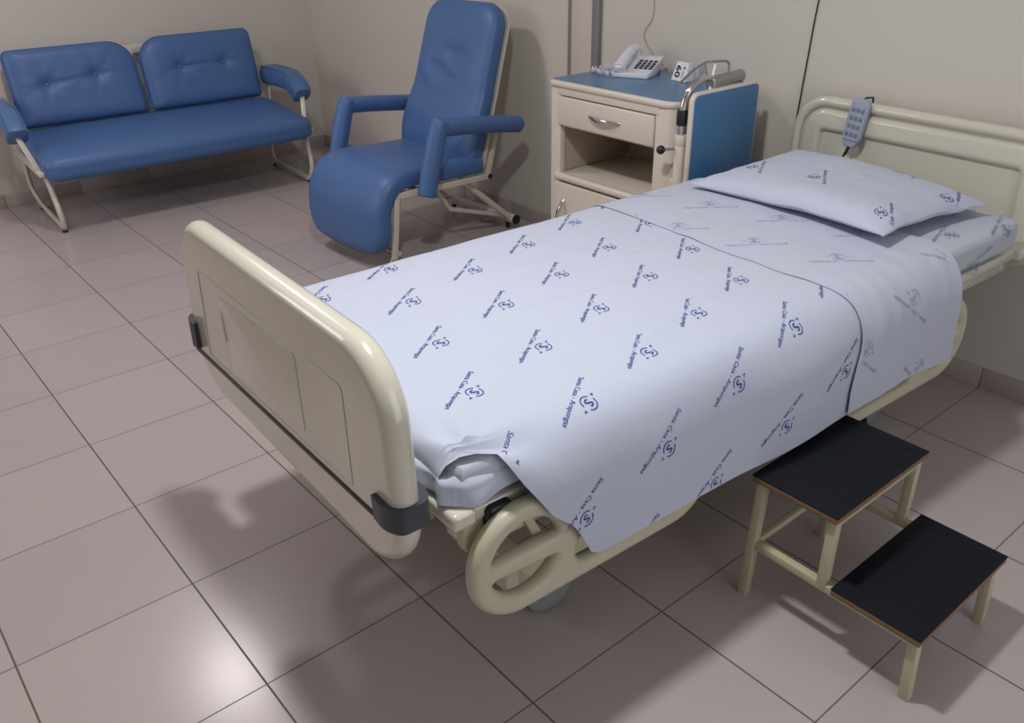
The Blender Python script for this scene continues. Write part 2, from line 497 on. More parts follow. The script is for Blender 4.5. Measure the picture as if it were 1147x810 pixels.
# --- side rails (lowered): moulded frames with openings
def side_rail(x, y0, y1, z0, z1, ring0, ring1):
    """ring0/ring1: which end carries the round hand grip"""
    h = z1-z0
    out = rpoly([(y0, z0), (y1, z0), (y1, z1), (y0, z1)], [h*.48]*4, 12)
    t = .045
    holes = []
    yl, yr = y0, y1
    mid = (z0+z1)/2+.004
    def grip(c0, sgn):
        ri = h/2-t; cy = c0+sgn*(h/2)
        up = [(cy+ri*math.cos(R(a)), z0+h/2+ri*math.sin(R(a))) for a in range(12, 169, 12)]
        dn = [(cy+ri*math.cos(R(a)), z0+h/2+ri*math.sin(R(a))) for a in range(194, 347, 12)]
        return [rpoly(up, .006, 2), rpoly(dn, .006, 2)]
    if ring0: holes += grip(y0, 1); yl = y0+h
    else: yl = y0+t
    if ring1: holes += grip(y1, -1); yr = y1-h
    else: yr = y1-t
    holes.append(rpoly([(yl+.0, z0+t), (yr, z0+t), (yr, mid-t*.5), (yl, mid-t*.5)], .03, 6))
    holes.append(rpoly([(yl+.0, mid+t*.5), (yr, mid+t*.5), (yr, z1-t), (yl, z1-t)], .03, 6))
    return plate([out]+[q[::-1] for q in holes], .042, .019, 4, 'YZ', x)
for x in (.500, -.500):
    obj('side_rail', side_rail(x, .120, .812, .338, .605, True, True), 'creamrail', bed)
    obj('side_rail', side_rail(x, 1.06, 1.965, .318, .585, True, True), 'creamrail', bed)

# ================================================================== MATTRESS with fitted sheet
mroot = thing('mattress', 'mattress in a white fitted sheet, bare at the head end beside the pillow', 'mattress', (2.205, .1686, 0), TH)
def mat_warp(p):
    p = p+Vector((0, 1.21, .665))
    p.z += .004*fbm(p.x*4, p.y*4, 1)
    p.x += .004*fbm(p.y*7, p.z*9, 3)
    if p.z < .63 and p.x > 0: p.x -= (.63-p.z)*.2
    return p
MW = .485
bm = cushion(2*MW-.02, 2.16, .108, .004, .035, 26, warp=mat_warp)
# printing along its near top edge at the head
prof_m = [(.30, .7205), (.40, .720), (.445, .7175), (.466, .706), (.4765, .69), (.4775, .66), (.4765, .63)]
def profile(pts, n=120):
    cm = catmull([Vector((x, 0, z)) for x, z in pts], 12)
    S = [0]
    for a, b in zip(cm, cm[1:]): S.append(S[-1]+(b-a).length)
    def f(s):
        if s <= 0: d = (cm[1]-cm[0]).normalized(); q = cm[0]+d*s; return q.x, q.z
        if s >= S[-1]: d = (cm[-1]-cm[-2]).normalized(); q = cm[-1]+d*(s-S[-1]); return q.x, q.z
        lo, hi = 0, len(S)-1
        while hi-lo > 1:
            m_ = (lo+hi)//2
            if S[m_] <= s: lo = m_
            else: hi = m_
        k = (s-S[lo])/max(1e-9, S[hi]-S[lo]); q = cm[lo].lerp(cm[hi], k); return q.x, q.z
    return f, S[-1]
pm, Lm = profile(prof_m)
def FM(s, t):
    x, z = pm(s-.30)
    p = Vector((x, t, z)); p.z += .004*fbm(x*4, t*4, 1); p.x += .004*fbm(t*7, z*9, 3); return p
GM = surf_normal(FM)
print_marks(bm, [(.475, 2.185), (.41, 1.965), (.56, 2.02), (.33, 2.22)], R(-72), GM, 1, keep=lambda s, t: s < .59 and t < 2.27, eps=.0025, scale=.95)
obj('fitted_sheet', bm, ['sheet2', 'print_mid'], mroot)

# ================================================================== FLAT SHEET
TF = 1.815
prof_s = [(0, .736), (.20, .736), (.39, .734), (.440, .729), (.474, .714), (.497, .690), (.514, .655), (.527, .605), (.534, .54), (.538, .45), (.540, .34)]
ps, Ls = profile(prof_s)
prof_far = [(0, .736), (.20, .736), (.40, .734), (.455, .729), (.485, .712), (.502, .675), (.512, .62), (.52, .55)]
pf, Lf = profile(prof_far)
def smooth(a, b, x):
    t = max(0, min(1, (x-a)/(b-a))); return t*t*(3-2*t)
TFOOT = .046
def tmin(s):
    if s < .49: return TFOOT+(.215-TFOOT)*smooth(.405, .485, s)
    return .215+(s-.49)*.50
def hem(t):     # hem length along the profile, slightly uneven
    return Ls-.062-.05*(1-smooth(.345, .45, t))*smooth(.30, .36, t)**.5-.014*smooth(.7, 1.3, t)+.006*math.sin(t*6+1)
def FS(s, t):
    if s >= 0: x, z = ps(s)
    else: x, z = pf(-s); x = -x
    side = smooth(.44, .62, s)
    # drape undulation of the hanging side
    x += side*(.006+.006*math.sin(t*6.5+.6)+.007*fbm(t*4, s*3, 5))
    # soft creases across the top
    z += .0035*fbm(s*3.0, t*2.2, 2)*(1-side)+.0022*(1-abs(fbm(s*5+t*1.5, t*2.6-s*2, 17))*3)*(1-side)*smooth(.25, .5, t)*.8+.0016*fbm(s*11+t*3, t*6-s*7, 9)*(1-side)
    # diagonal pull lines from the near foot corner
    dx, dy = s-.46, t-.17
    r = math.hypot(dx, dy); a = math.atan2(dy, dx)
    pull = math.exp(-(r/.17)**2)*smooth(.0, .04, r)
    w = .007*pull*math.sin(a*7+1.0)
    z += w*(1-side*.5); x += w*side*.9
    # long shallow folds along the near shoulder
    f1 = math.exp(-((s-.33-.10*(t-.4))/.018)**2)*smooth(.35, .7, t)*smooth(1.35, .9, t)
    z += .0045*f1
    for (ax, ay), (bx, by), amp in (((.03, .50), (.10, 1.12), .0045), ((.36, .62), (.22, 1.20), .006), ((-.10, .95), (.02, 1.28), .003)):
        ex_, ey_ = bx-ax, by-ay; L2 = ex_*ex_+ey_*ey_; q = ((s-ax)*ex_+(t-ay)*ey_)/L2; dd = ((s-ax)*ey_-(t-ay)*ex_)/math.sqrt(L2)
        if 0 < q < 1: z += amp*math.sin(q*PI)*(math.exp(-(dd/.014)**2)-.5*math.exp(-((dd+.03)/.016)**2))*(1-side)
    # foot edge rolls down over the mattress end
    y = t; d_ = .168-t
    if d_ > 0:
        k = 1-smooth(.455, .50, s); rr = .055; a_ = min(d_/rr, PI/2)
        yy = .168-rr*math.sin(a_); zz = -rr*(1-math.cos(a_))-max(0, d_-rr*PI/2)
        y = t+(yy-t)*k; z += zz*k
        y += k*max(0, d_-.03)*(.10*fbm(s*13, 2, 6)+.05*math.sin(s*37))
    return Vector((x, y, z))
GS = surf_normal(FS)
bm = bm_new()
NS, NT = 150, 130
rows = []
for i in range(NS+1):
    u = i/NS
    col = []
    for j in range(NT+1):
        v = j/NT
        s = -Lf+u*(Lf+Ls)
        tt = TF
        t0 = tmin(max(s, 0)); t = t0+v**1.35*(tt-t0)
        if s > .55: s = .55+(s-.55)*((hem(t)-.55)/(Ls-.55))
        col.append(bm.verts.new(FS(s, t)))
    rows.append(col)
for i in range(NS):
    for j in range(NT): bm.faces.new((rows[i][j], rows[i+1][j], rows[i+1][j+1], rows[i][j+1]))
# foot end of the sheet hanging below the top edge and wrapped round the near corner
pathF = [Vector(p) for p in ((.30, .116, 0), (.40, .114, 0), (.445, .117, 0), (.470, .140, 0), (.478, .21, 0), (.482, .30, 0), (.482, .44, 0))]
cmF = catmull(pathF, 10); nF = len(cmF)-1
def FF(u, v):
    q = u*nF; i = min(int(q), nF-1); p = cmF[i].lerp(cmF[i+1], q-i)
    x, y = p.x, p.y
    top = Vector((min(x, .455), max(y, .155), 0))
    k = smooth(.0, .45, v)
    r = top.lerp(Vector((x, y, 0)), k)
    zb = .640-.012*math.exp(-((u-.5)/.16)**2)+.03*smooth(.7, 1, u)
    r.z = .702+(zb-.702)*v
    n = Vector((0, -1, 0)) if y < .125 else Vector((.8, -.6, 0))
    return r+n*(v*(.010+.008*math.sin(u*24)+.006*fbm(u*9, v*2, 4)))
merge(bm, grid(80, 18, FF), 0)
spots = []
A0, A1, A2 = Vector((-.008, .606)), Vector((.233, -.072)), Vector((-.067, .239))
for i in range(-4, 6):
    for j in range(-4, 8):
        p = A0+A1*i+A2*j
        spots.append((p.x, p.y))
keep = lambda s, t: -.50 < s < hem(t)-.002 and max(.16, tmin(max(s, 0)))+.012 < t < 1.40
print_marks(bm, [p for p in spots if -.6 < p[0] < Ls+.1 and .0 < p[1] < 1.45], R(-52), GS, 1, keep=keep, scale=.93)
sroot = thing('flat_sheet', 'white flat sheet with blue hospital print draped over the bed side, top turned down', 'bed sheet', (2.205, .1686, 0), TH)
obj('draped_sheet', bm, ['sheet', 'print'], sroot)
# turned-down cuff: second layer, reverse side out, print showing through faintly
TC = 1.315
def tc0(s): return TC-.012*math.sin(s*5+.5)+.005*fbm(s*9, 1, 1)+.02*smooth(.40, .52, s)-.05*smooth(.55, .8, s)
def FCu(s, t):
    p = FS(s, t); _, n = GS(s, t)
    side = smooth(.40, .6, s)
    lift = .0022+.004*max(0, fbm(s*6, t*7, 11))+.006*smooth(.30, .50, s)*(1-smooth(.55, .75, s)*.6)*max(0, fbm(t*19, s*4, 14)+.15)+.010*side*(.4+.6*abs(fbm(t*9, s*2, 12)))
    edge = math.exp(-((t-tc0(s))/.012)**2)
    lift += .0012*edge
    return p+n*lift
GCu = surf_normal(FCu)
bm = bm_new()
NS2, NT2 = 130, 44
def cuffhem(t): return hem(t)-.004+.022*smooth(1.4, 1.75, t)+.006*math.sin(t*14)
rows = []
for i in range(NS2+1):
    u = i/NS2; col = []
    for j in range(NT2+1):
        v = j/NT2; s = -Lf+u*(Lf+Ls); t = tc0(s)+v*(TF+.012-tc0(s))
        if s > .55: s = .55+(s-.55)*((cuffhem(t)-.55)/(Ls-.55))
        p = FCu(s, t)
        if v > .97: p = p-Vector((0, 0, .004))*0
        col.append(bm.verts.new(p))
    rows.append(col)
for i in range(NS2):
    for j in range(NT2): bm.faces.new((rows[i][j], rows[i+1][j], rows[i+1][j+1], rows[i][j+1]))
bm.normal_update(); bmesh.ops.solidify(bm, geom=list(bm.faces), thickness=.0016)
cs = []
for i in range(-4, 5):
    for j in range(-4, 8):
        p = Vector((.09, 1.44))+Vector((.228, .075))*i+Vector((.075, -.228))*j
        cs.append((p.x, p.y))
keepc = lambda s, t: -.5 < s < cuffhem(t)-.004 and tc0(s)+.006 < t < TF-.01
print_marks(bm, [p for p in cs if -.5 < p[0] < Ls+.1 and 1.2 < p[1] < 1.95], R(52), GCu, 1, keep=keepc, mirror=True, eps=.0012)
# narrow stitched hem along the cuff edge
obj('turned_down_cuff', bm, ['sheet', 'print_faint'], sroot)

# ================================================================== PILLOW
PC = Vector((.008, 1.945))
pr = R(-2)
def pill(u, v, side):
    """u,v in -1..1"""
    pin = 1-.06*(u*u*v*v)
    cu = u*(1-.045*(1-v*v)*abs(u)); cv = v*(1-.075*(1-u*u)*abs(v))
    x = cu*.357*(1+.035*u*u*v*v); y = cv*.272*(1+.035*u*u*v*v)
    h = max(0, (1-u**4))**.55*max(0, (1-v**4))**.55
    z0 = .776+.010*v
    zt = z0+.046*h-.006*(1-h)*abs(u*v)
    zb = z0-.006-.029*h
    if side > 0: z = zt+.004*fbm(u*2.2, v*2.2, 21)+.0025*fbm(u*6, v*7, 22)
    else: z = zb
    z += .006*fbm(u*3, v*3, 25)*(1-h)+.022*smooth(.1, -1, v)*smooth(-1, .8, u)-.022*max(0, u)*max(0, v)
    c, s_ = math.cos(pr), math.sin(pr)
    return Vector((PC.x+c*x-s_*y, PC.y+s_*x+c*y, z))
bm = bm_new()
N = 48
G1 = [[bm.verts.new(pill(-1+2*i/N, -1+2*j/N, 1)) for j in range(N+1)] for i in range(N+1)]
G2 = [[bm.verts.new(pill(-1+2*i/N, -1+2*j/N, -1)-Vector((0, 0, .004))) for j in range(N+1)] for i in range(N+1)]
for i in range(N):
    for j in range(N):
        bm.faces.new((G1[i][j], G1[i+1][j], G1[i+1][j+1], G1[i][j+1]))
        bm.faces.new((G2[i][j], G2[i][j+1], G2[i+1][j+1], G2[i+1][j]))
for i in range(N):
    bm.faces.new((G1[i][0], G2[i][0], G2[i+1][0], G1[i+1][0])); bm.faces.new((G1[i][N], G1[i+1][N], G2[i+1][N], G2[i][N]))
    bm.faces.new((G1[0][i], G1[0][i+1], G2[0][i+1], G2[0][i])); bm.faces.new((G1[N][i], G2[N][i], G2[N][i+1], G1[N][i+1]))
def FP(s, t): return pill(s/.357, t/.272, 1)
GP = surf_normal(FP)
proot = thing('pillow', 'white pillow in a blue printed pillowcase at the head of the bed', 'pillow', (2.205, .1686, 0), TH)
PILLOW_SPOTS = [(-.027, -.08), (.318, .13), (.30, -.20), (-.26, -.11), (.10, .22)]
print_marks(bm, PILLOW_SPOTS, R(125), GP, 1, keep=lambda s, t: abs(s) < .352 and abs(t) < .265, eps=.0012, scale=.95)
obj('pillowcase', bm, ['sheet', 'print'], proot)
# ================================================================== BED REMOTE
def Bw(x, y, z):
    c, s = math.cos(TH), math.sin(TH)
    return Vector((2.205+c*x-s*y, .1686+s*x+c*y, z))
rem = thing('bed_remote_control', 'blue-grey bed remote control hooked over the headboard top edge', 'remote control', Bw(-.215, YH-.030, .80), TH)
rem.rotation_euler = (R(-4), R(6), TH)
outl = rpoly([(-.020, .0), (.020, .0), (.037, .035), (.038, .175), (-.038, .175), (-.037, .035)], [.008, .008, .02, .026, .026, .02], 6)
bm = plate([outl], .024, .007, 3, 'XZ', 0)
obj('case', bm, 'remote', rem)
for r_ in range(4):
    for c_ in range(3):
        b = rbox((-.0255+c_*.019, -.0145, .040+r_*.029), (-.0125+c_*.019, -.011, .055+r_*.029), .003, 2)
        obj('button', b, 'rbutton', rem)
bm = plate([rpoly([(-.030, .022), (.030, .026), (.030, .030), (-.030, .026)], .0015, 2)], .003, .001, 2, 'XZ', -.0122)
obj('seam_line', bm, 'rbutton', rem)
bm = tube(fillet([(.0, .010, .150), (.0, .012, .178), (.0, .066, .176), (.004, .068, .13)], .008, 4), .004, 8)
obj('hook', bm, 'grey', rem)
bm = tube(catmull([(0, 0, .004), (-.004, -.003, -.02), (-.012, -.01, -.05), (-.024, -.02, -.085)], 6), .0045, 8, radii=None)
merge(bm, tube([(0, 0, .004), (-.006, -.004, -.03)], .006, 8))
obj('cord', bm, 'black', rem)

# ================================================================== STEP STOOL
st = thing('step_stool', 'two-step cream metal step stool with black rubber treads beside the bed', 'step stool', (2.796, 1.08, 0), 0)
def tread(x0, x1, y0, y1, z):
    t = obj('tread', rbox((x0, y0, z-.020), (x1, y1, z-.004), .002, 2), 'wood', st)
    b = bm_new(); merge(b, rbox((x0-.001, y0-.001, z-.004), (x1+.001, y1+.001, z), .0015, 2))
    for k in range(9):
        yy_ = y0+.03+(y1-y0-.06)*k/8
        merge(b, rbox((x0+.012, yy_-.0015, z-.0005), (x1-.012, yy_+.0015, z+.0008), .0004, 1))
    obj('rubber_mat', b, 'rubber', t)
tread(-.008, .222, -.006, .406, .39)
tread(.240, .458, -.010, .412, .20)
w = .024
for y in (.018, .382):
    for p, q in (((-.002, y, .0), (.012, y, .371)), ((.205, y, .165), (.205, y, .371)), ((.447, y, .0), (.437, y, .181))):
        lg = beam(p, q, w, w, .002); obj('leg', lg, 'stoolmetal', st)
    obj('side_bar', beam((.004, y, .175), (.44, y, .168), .022, .022, .002), 'stoolmetal', st)
obj('cross_bar', beam((.006, .018, .175), (.006, .382, .175), .018, .018, .002), 'stoolmetal', st)
obj('cross_bar', beam((.205, .018, .355), (.205, .382, .355), .018, .018, .002), 'stoolmetal', st)

# ================================================================== SOFA
so = thing('sofa', 'blue vinyl two-cushion sofa on white tubular frame against the left wall', 'sofa', (-1.72, 1.345, 0), R(-2.1))
def seatwarp(p):
    p.z += .385+.0
    p.z += (-(p.x)/.66)*.045     # rises a little to the back
    p.x += .045
    if p.x > .25: p.z -= (p.x-.25)**2*.5
    return p
seat = cushion(.66, 1.575, .135, .016, .052, 26, warp=seatwarp)
obj('seat', seat, 'vinyl', so)
# seat pan under the cushion
obj('seat_frame', (lambda b: (merge(b, rbox((-.30, -.76, .325), (.33, -.73, .352), .003)), merge(b, rbox((-.30, .73, .325), (.33, .76, .352), .003)), merge(b, rbox((.30, -.76, .325), (.335, .76, .35), .003)), merge(b, rbox((-.31, -.76, .34), (-.27, .76, .37), .003)), b)[-1])(bm_new()), 'whitemetal', so)
TILT = R(-13)
def pad(out, cen, F, N):
    """closed pad whose front and back faces fill the outline `out`; F(x,z,f,front) places a point, f=1 on the rim"""
    n = len(out); P = [Vector(p)-Vector(cen) for p in out]
    def bound(dx, dz):
        best = 1
        for i in range(n):
            a, b = P[i], P[(i+1) % n]; e = b-a; den = dx*e.y-dz*e.x
            if abs(den) < 1e-12: continue
            t = (a.x*e.y-a.y*e.x)/den; w = (a.x*dz-a.y*dx)/den
            if t > 0 and -1e-6 <= w <= 1+1e-6: return t
        return best
    bm = bm_new()
    sets = []
    for front in (True, False):
        V = []
        for i in range(N+1):
            row = []
            for j in range(N+1):
                u, v = -1+2*i/N, -1+2*j/N
                u, v = math.sin(u*PI/2)*.5+u*.5, math.sin(v*PI/2)*.5+v*.5
                m_ = max(abs(u), abs(v))
                if m_ < 1e-9: x = z = 0
                else:
                    # blend so the outline's own proportions drive the direction
                    hx = max(abs(p.x) for p in P); hz = max(abs(p.y) for p in P)
                    dx, dz = u*hx, v*hz; t = bound(dx/m_, dz/m_)*m_; x, z = dx/m_*t, dz/m_*t
                row.append(bm.verts.new(F(x+cen[0], z+cen[1], m_, front)))
            V.append(row)
        for i in range(N):
            for j in range(N): bm.faces.new((V[i][j], V[i+1][j], V[i+1][j+1], V[i][j+1]))
    bmesh.ops.remove_doubles(bm, verts=bm.verts, dist=2e-4)
    return bm
def back_cushion(yc, L, cut, btns):
    """cut=+1 rounds the upper inner corner on +y side, -1 on -y side"""
    H, T = .43, .115
    poly = None
    hx, hz = L/2, H/2
    rad = {1: [.03, .03, .15, .045], -1: [.03, .03, .045, .15]}[cut]
    out = rpoly([(-hx, -hz), (hx, -hz), (hx, hz), (-hx, hz)], rad, 10)
    def dep(x, z, f, front):
        edge = max(0, 1-f**7)
        d = T/2*(edge**.42)*(1 if front else -.6)
        if front:
            for bx_, bz_ in btns:
                r = math.hypot(x-bx_, z-bz_); d -= .022*math.exp(-(r/.04)**2)
                a = math.atan2(z-bz_, x-bx_)
                d -= .0045*math.exp(-(r/.13)**2)*smooth(.0, .03, r)*max(0, math.cos(a*7+.5))**2
            (x0, z0), (x1, z1) = btns
            if x0 < x < x1:
                zl = z0+(z1-z0)*(x-x0)/(x1-x0); d -= .008*math.exp(-((z-zl)/.011)**2)
            else:
                zl = (z0 if x < x0 else z1)+.10*(x-(x0 if x < x0 else x1)); d -= .005*math.exp(-((z-zl)/.012)**2)*smooth(.2, 0, min(abs(x-x0), abs(x-x1)))
            d += .0015*fbm(x*14, z*14, 31)
        return d
    bm = pad(out, (0, 0), lambda x, z, f, front: Vector((dep(x, z, f, front), x, z)), 44)
    mt = Matrix.Translation((-.312, yc, .688)) @ Matrix.Rotation(TILT, 4, 'Y')
    bm.transform(mt)
    o = obj('back_cushion', bm, 'vinyl', so, sharp=60)
    for bx_, bz_ in btns:
        b = lathe([(0, .006), (.007, .005), (.011, .001), (.011, -.006), (0, -.006)], 14)
        b.transform(mt @ Matrix.Translation((T/2-.024, bx_, bz_)) @ Matrix.Rotation(PI/2, 4, 'Y'))
        obj('button', b, 'vinyl', o)
    pp = [mt @ Vector((.004, x*1.002, z*1.002)) for x, z in out]
    obj('piping', tube(pp, .004, 6, closed=True), 'vinyl', o)
back_cushion(-.385, .725, 1, [(-.165, .01), (.115, .035)])
back_cushion(.368, .73, -1, [(-.135, .025), (.145, .02)])
bm = bm_new()
for y in (-.70, -.02, .70): merge(bm, beam((-.315, y, .36), (-.410, y, .84), .03, .018, .003))
merge(bm, beam((-.415, -.72, .835), (-.415, .72, .835), .014, .05, .003))
obj('back_frame', bm, 'whitemetal', so)
# arms: bent padded slabs
def arm(y):
    path = catmull([(-.36, y, .595), (-.20, y, .603), (-.02, y, .604), (.06, y, .592), (.12, y, .562), (.165, y, .520)], 8)
    n = len(path)
    bm = bm_new(); rings = []
    for i, p in enumerate(path):
        a = path[max(0, i-1)]; b = path[min(n-1, i+1)]; t = (b-a).normalized(); nn = Vector((-t.z, 0, t.x))
        f = i/(n-1)
        e = min(1, min(f, 1-f)/.06+.55); th = .062*e; wy = .056*(.9+.1*e)
        ring = []
        for k in range(20):
            q = 2*PI*k/20; cx, cz = math.cos(q), math.sin(q)
            sx = math.copysign(abs(cx)**.5, cx); sz = math.copysign(abs(cz)**.6, cz)
            ring.append(bm.verts.new(p+Vector((0, sx*wy, 0))+nn*(sz*th)))
        rings.append(ring)
    for A, B in zip(rings, rings[1:]):
        for k in range(20): bm.faces.new((A[k], A[(k+1) % 20], B[(k+1) % 20], B[k]))
    bm.faces.new(rings[0][::-1]); bm.faces.new(rings[-1])
    o = obj('armrest', bm, 'vinyl_arm', so, sharp=50)
    for s in (-1, 1):
        pts = []
        for i, p in enumerate(path[1:-1]):
            a, b = path[i], path[i+2]; t = (b-a).normalized(); nn = Vector((-t.z, 0, t.x)); pts.append(p+Vector((0, s*.047, 0))+nn*.0585)
        obj('piping', tube(pts, .003, 6), 'vinyl_arm', o)
    sy = math.copysign(1, y)
    obj('arm_post', beam((.160, y-sy*.0, .52), (.245, y-sy*.045, .345), .028, .012, .002), 'whitemetal', so)
    obj('arm_post', beam((-.30, y-sy*.02, .60), (-.29, y-sy*.045, .345), .028, .012, .002), 'whitemetal', so)
arm(.83); arm(-.845)
for y in (-.755, .755):
    sy = math.copysign(1, y)
    pts = fillet([(-.28, y+sy*.03, .34), (-.34, y+sy*.02, .12), (-.275, y, .032), (.295, y, .020), (.33, y+sy*.01, .12), (.24, y+sy*.02, .34)], .07, 6)
    obj('leg', tube(pts, .0145, 10, sx=1.25), 'whitemetal', so)
    obj('side_rail', beam((-.34, y+sy*.045, .345), (.30, y+sy*.045, .338), .03, .022, .003), 'whitemetal', so)
    for x in (-.255, .275): obj('foot_cap', cyl((x, y, 0), (x, y, .012), .014, 12), 'black', so)

# ================================================================== RECLINER
rc = thing('recliner', 'blue vinyl high-back reclining chair with padded arms and footrest', 'recliner', (-.036, 1.86, 0), R(4))
# continuous seat + footrest pad
pth = catmull([(0, .36, .415), (0, .12, .425), (0, -.08, .44), (0, -.20, .415), (0, -.262, .32), (0, -.275, .20), (0, -.275, .075)], 8)
def seatpad():
    n = len(pth); bm = bm_new(); rows = []
    K = 28
    acc = [0]
    for a, b in zip(pth, pth[1:]): acc.append(acc[-1]+(b-a).length)
    Ltot = acc[-1]
    for i, p in enumerate(pth):
        a = pth[max(0, i-1)]; b = pth[min(n-1, i+1)]; t = (b-a).normalized(); nn = Vector((0, -t.z, t.y))*-1
        if nn.z < -.3 or (abs(nn.z) < .5 and nn.y > 0): nn = -nn
        d_end = Ltot-acc[i]
        # rounded lower corners of the footrest
        hw = .32
        if d_end < .15: hw = .32-.15+math.sqrt(max(0, .15**2-(.15-d_end)**2))
        hw = max(hw, .17)
        if acc[i] > .25: hw -= .006*math.sin(min(1, (acc[i]-.25)/.3)*PI)
        thf = .052 if d_end > .04 else .052*(.45+.55*d_end/.04)
        ring = []
        for k in range(K):
            q = 2*PI*k/K; cx, cz = math.cos(q), math.sin(q)
            sx = math.copysign(abs(cx)**.24, cx); sz = math.copysign(abs(cz)**.6, cz)
            ex_ = 1-.0*abs(sx)
            puff = .012*(1-abs(sx)**2) if sz > 0 else 0
            ring.append(bm.verts.new(p+Vector((sx*hw, 0, 0))+nn*(sz*thf+puff)))
        rows.append(ring)
    for A, B in zip(rows, rows[1:]):
        for k in range(K): bm.faces.new((A[k], A[(k+1) % K], B[(k+1) % K], B[k]))
    bm.faces.new(rows[0][::-1]); bm.faces.new(rows[-1])
    return bm
obj('seat_and_footrest', seatpad(), 'vinyl', rc, sharp=70)
# backrest
def backpad():
    bm = bm_new()
    hw, zb, zt = .285, .42, 1.17
    out = rpoly([(-.30, 0), (.30, 0), (.312, .14), (.285, .40), (.275, .80), (-.275, .80), (-.285, .40), (-.312, .14)], [.03, .03, .3, .3, .115, .115, .3, .3], 8)
    def spine(h):   # height along the board -> y,z
        y = .285+.31*h-.035*math.sin(min(1, h/.35)*PI)*.6; z = .405+.955*h; return y, z
    nrm = Vector((0, -.955, .31)).normalized()
    def F(x, h, f, front):
        e = max(0, 1-f**10)
        d = .056*e**.36
        if front:
            d += .014*(1-min(1, abs(x/.3))**2)*(1-f**3)
            u, v = x/.165, (h-.475)/.105; r2 = u*u+v*v
            d += .011*math.exp(-((math.sqrt(r2)-1.15)/.25)**2)*(.5-.5*math.sin(math.atan2(v, u)))
            d -= .020*math.exp(-r2*1.6)
            d += .020*math.exp(-((v+.05+.25*math.sin(u*2.6))/.34)**2)*math.exp(-(u/.9)**2)
            d -= .008*math.exp(-((v-.62)/.25)**2)*math.exp(-(u/.5)**2)
            d += .006*fbm(x*20, h*20, 41)*math.exp(-r2*.6)
        else: d = -.05*e**.36
        y, z = spine(h)
        return Vector((x, y+.05, z))+nrm*d
    bm = pad(out, (0, .42), F, 60)
    return bm, out, spine
bm, bout, spine = backpad()
backrest = obj('backrest', bm, 'vinyl', rc, sharp=75)
# cream shell behind the pad
def shell(off, th, grow):
    bm = bm_new(); nrm = Vector((0, -.955, .31)).normalized(); n = len(bout)
    rings = []
    for d in (off, off-th):
        ring = []
        for x, h in bout:
            hh = .42+(h-.42)*(1+grow*.8); y, z = spine(hh); ring.append(bm.verts.new(Vector((x*(1+grow), y+.05, z))+nrm*d))
        rings.append(ring)
    for k in range(n): bm.faces.new((rings[0][k], rings[0][(k+1) % n], rings[1][(k+1) % n], rings[1][k]))
    bm.faces.new(rings[0]); bm.faces.new(rings[1][::-1])
    return bm
obj('back_shell', shell(-.040, .012, .004), 'whitemetal', backrest, sharp=30)
# arms
for s in (-1, 1):
    x = s*.385
    p1 = [(x, .015, .675), (x, .18, .660), (x, .40, .632), (x, .52, .612), (x, .565, .603)]
    rr = [.047, .046, .045, .043, .018]
    pp = catmull([Vector(p) for p in p1], 6); m_ = len(pp)
    rad = []
    for i in range(m_):
        f = i/(m_-1); rad.append(.046 if f < .86 else .046*math.sqrt(max(.06, 1-((f-.86)/.14)**2)))
    a = obj('armrest', tube(pp, .046, 18, radii=rad, sx=1, sy=.92), 'vinyl', rc, sharp=60)
    p2 = catmull([Vector(p) for p in ((x, .045, .705), (x, .02, .66), (x, -.025, .53), (x, -.062, .40), (x, -.072, .365))], 6); m_ = len(p2)
    rad = [.046 if 0 < i < m_-1 else .040 for i in range(m_)]
    obj('arm_upright', tube(p2, .046, 18, radii=rad, up=(1, 0, 0)), 'vinyl', rc, sharp=60)
# frame
for s in (-1, 1):
    x = s*.29
    fr_ = bm_new()
    merge(fr_, beam((x, -.20, .372), (x, .435, .345), .022, .032, .003))
    merge(fr_, beam((x, .405, .335), (x, .475, .56), .02, .03, .003))
    obj('seat_rail', fr_, 'whitemetal', rc)
    obj('pivot_cap', cyl((x+s*.011, .42, .345), (x+s*.018, .42, .345), .013, 14), 'black', rc)
    # footrest side strut and front foot
    fs = bm_new(); merge(fs, beam((s*.300, -.190, .36), (s*.300, -.228, .06), .02, .03, .003)); obj('footrest_strut', fs, 'whitemetal', rc)
    fl = bm_new(); merge(fl, tube(fillet([(s*.25, -.14, .36), (s*.25, -.19, .06), (s*.25, -.215, .014)], .03, 4), .014, 10)); obj('front_leg', fl, 'whitemetal', rc)
    obj('rear_leg', tube([(s*.235, .27, .345), (s*.265, .60, .062)], .017, 12), 'whitemetal', rc)
    obj('rear_leg_brace', tube([(s*.235, .10, .34), (s*.22, .20, .20), (s*.245, .595, .075)], .013, 10), 'whitemetal', rc)
    obj('foot', cyl((s*.23, .61, 0), (s*.23, .61, .042), .013, 12), 'black', rc)
bt = tube([(-.30, .605, .062), (.30, .605, .062)], .026, 18)
obj('base_tube', bt, 'whitemetal', rc)
for s in (-1, 1): obj('tube_cap', cyl((s*.298, .605, .062), (s*.310, .605, .062), .027, 18, .003), 'black', rc)
obj('front_cross_bar', tube([(-.285, -.185, .075), (.285, -.185, .075)], .013, 10), 'whitemetal', rc)
obj('arm_crossbar', beam((-.385, -.045, .372), (.385, -.045, .372), .02, .02, .003), 'whitemetal', rc)

# ================================================================== NIGHTSTAND
ns = thing('nightstand', 'cream bedside cabinet with blue top, drawer, open shelf and folded side table', 'nightstand', (.89, 2.11, 0), 0)
W_, D_, HT = .72, .50, .945
NX = .025
ns_k = len(bpy.data.objects)
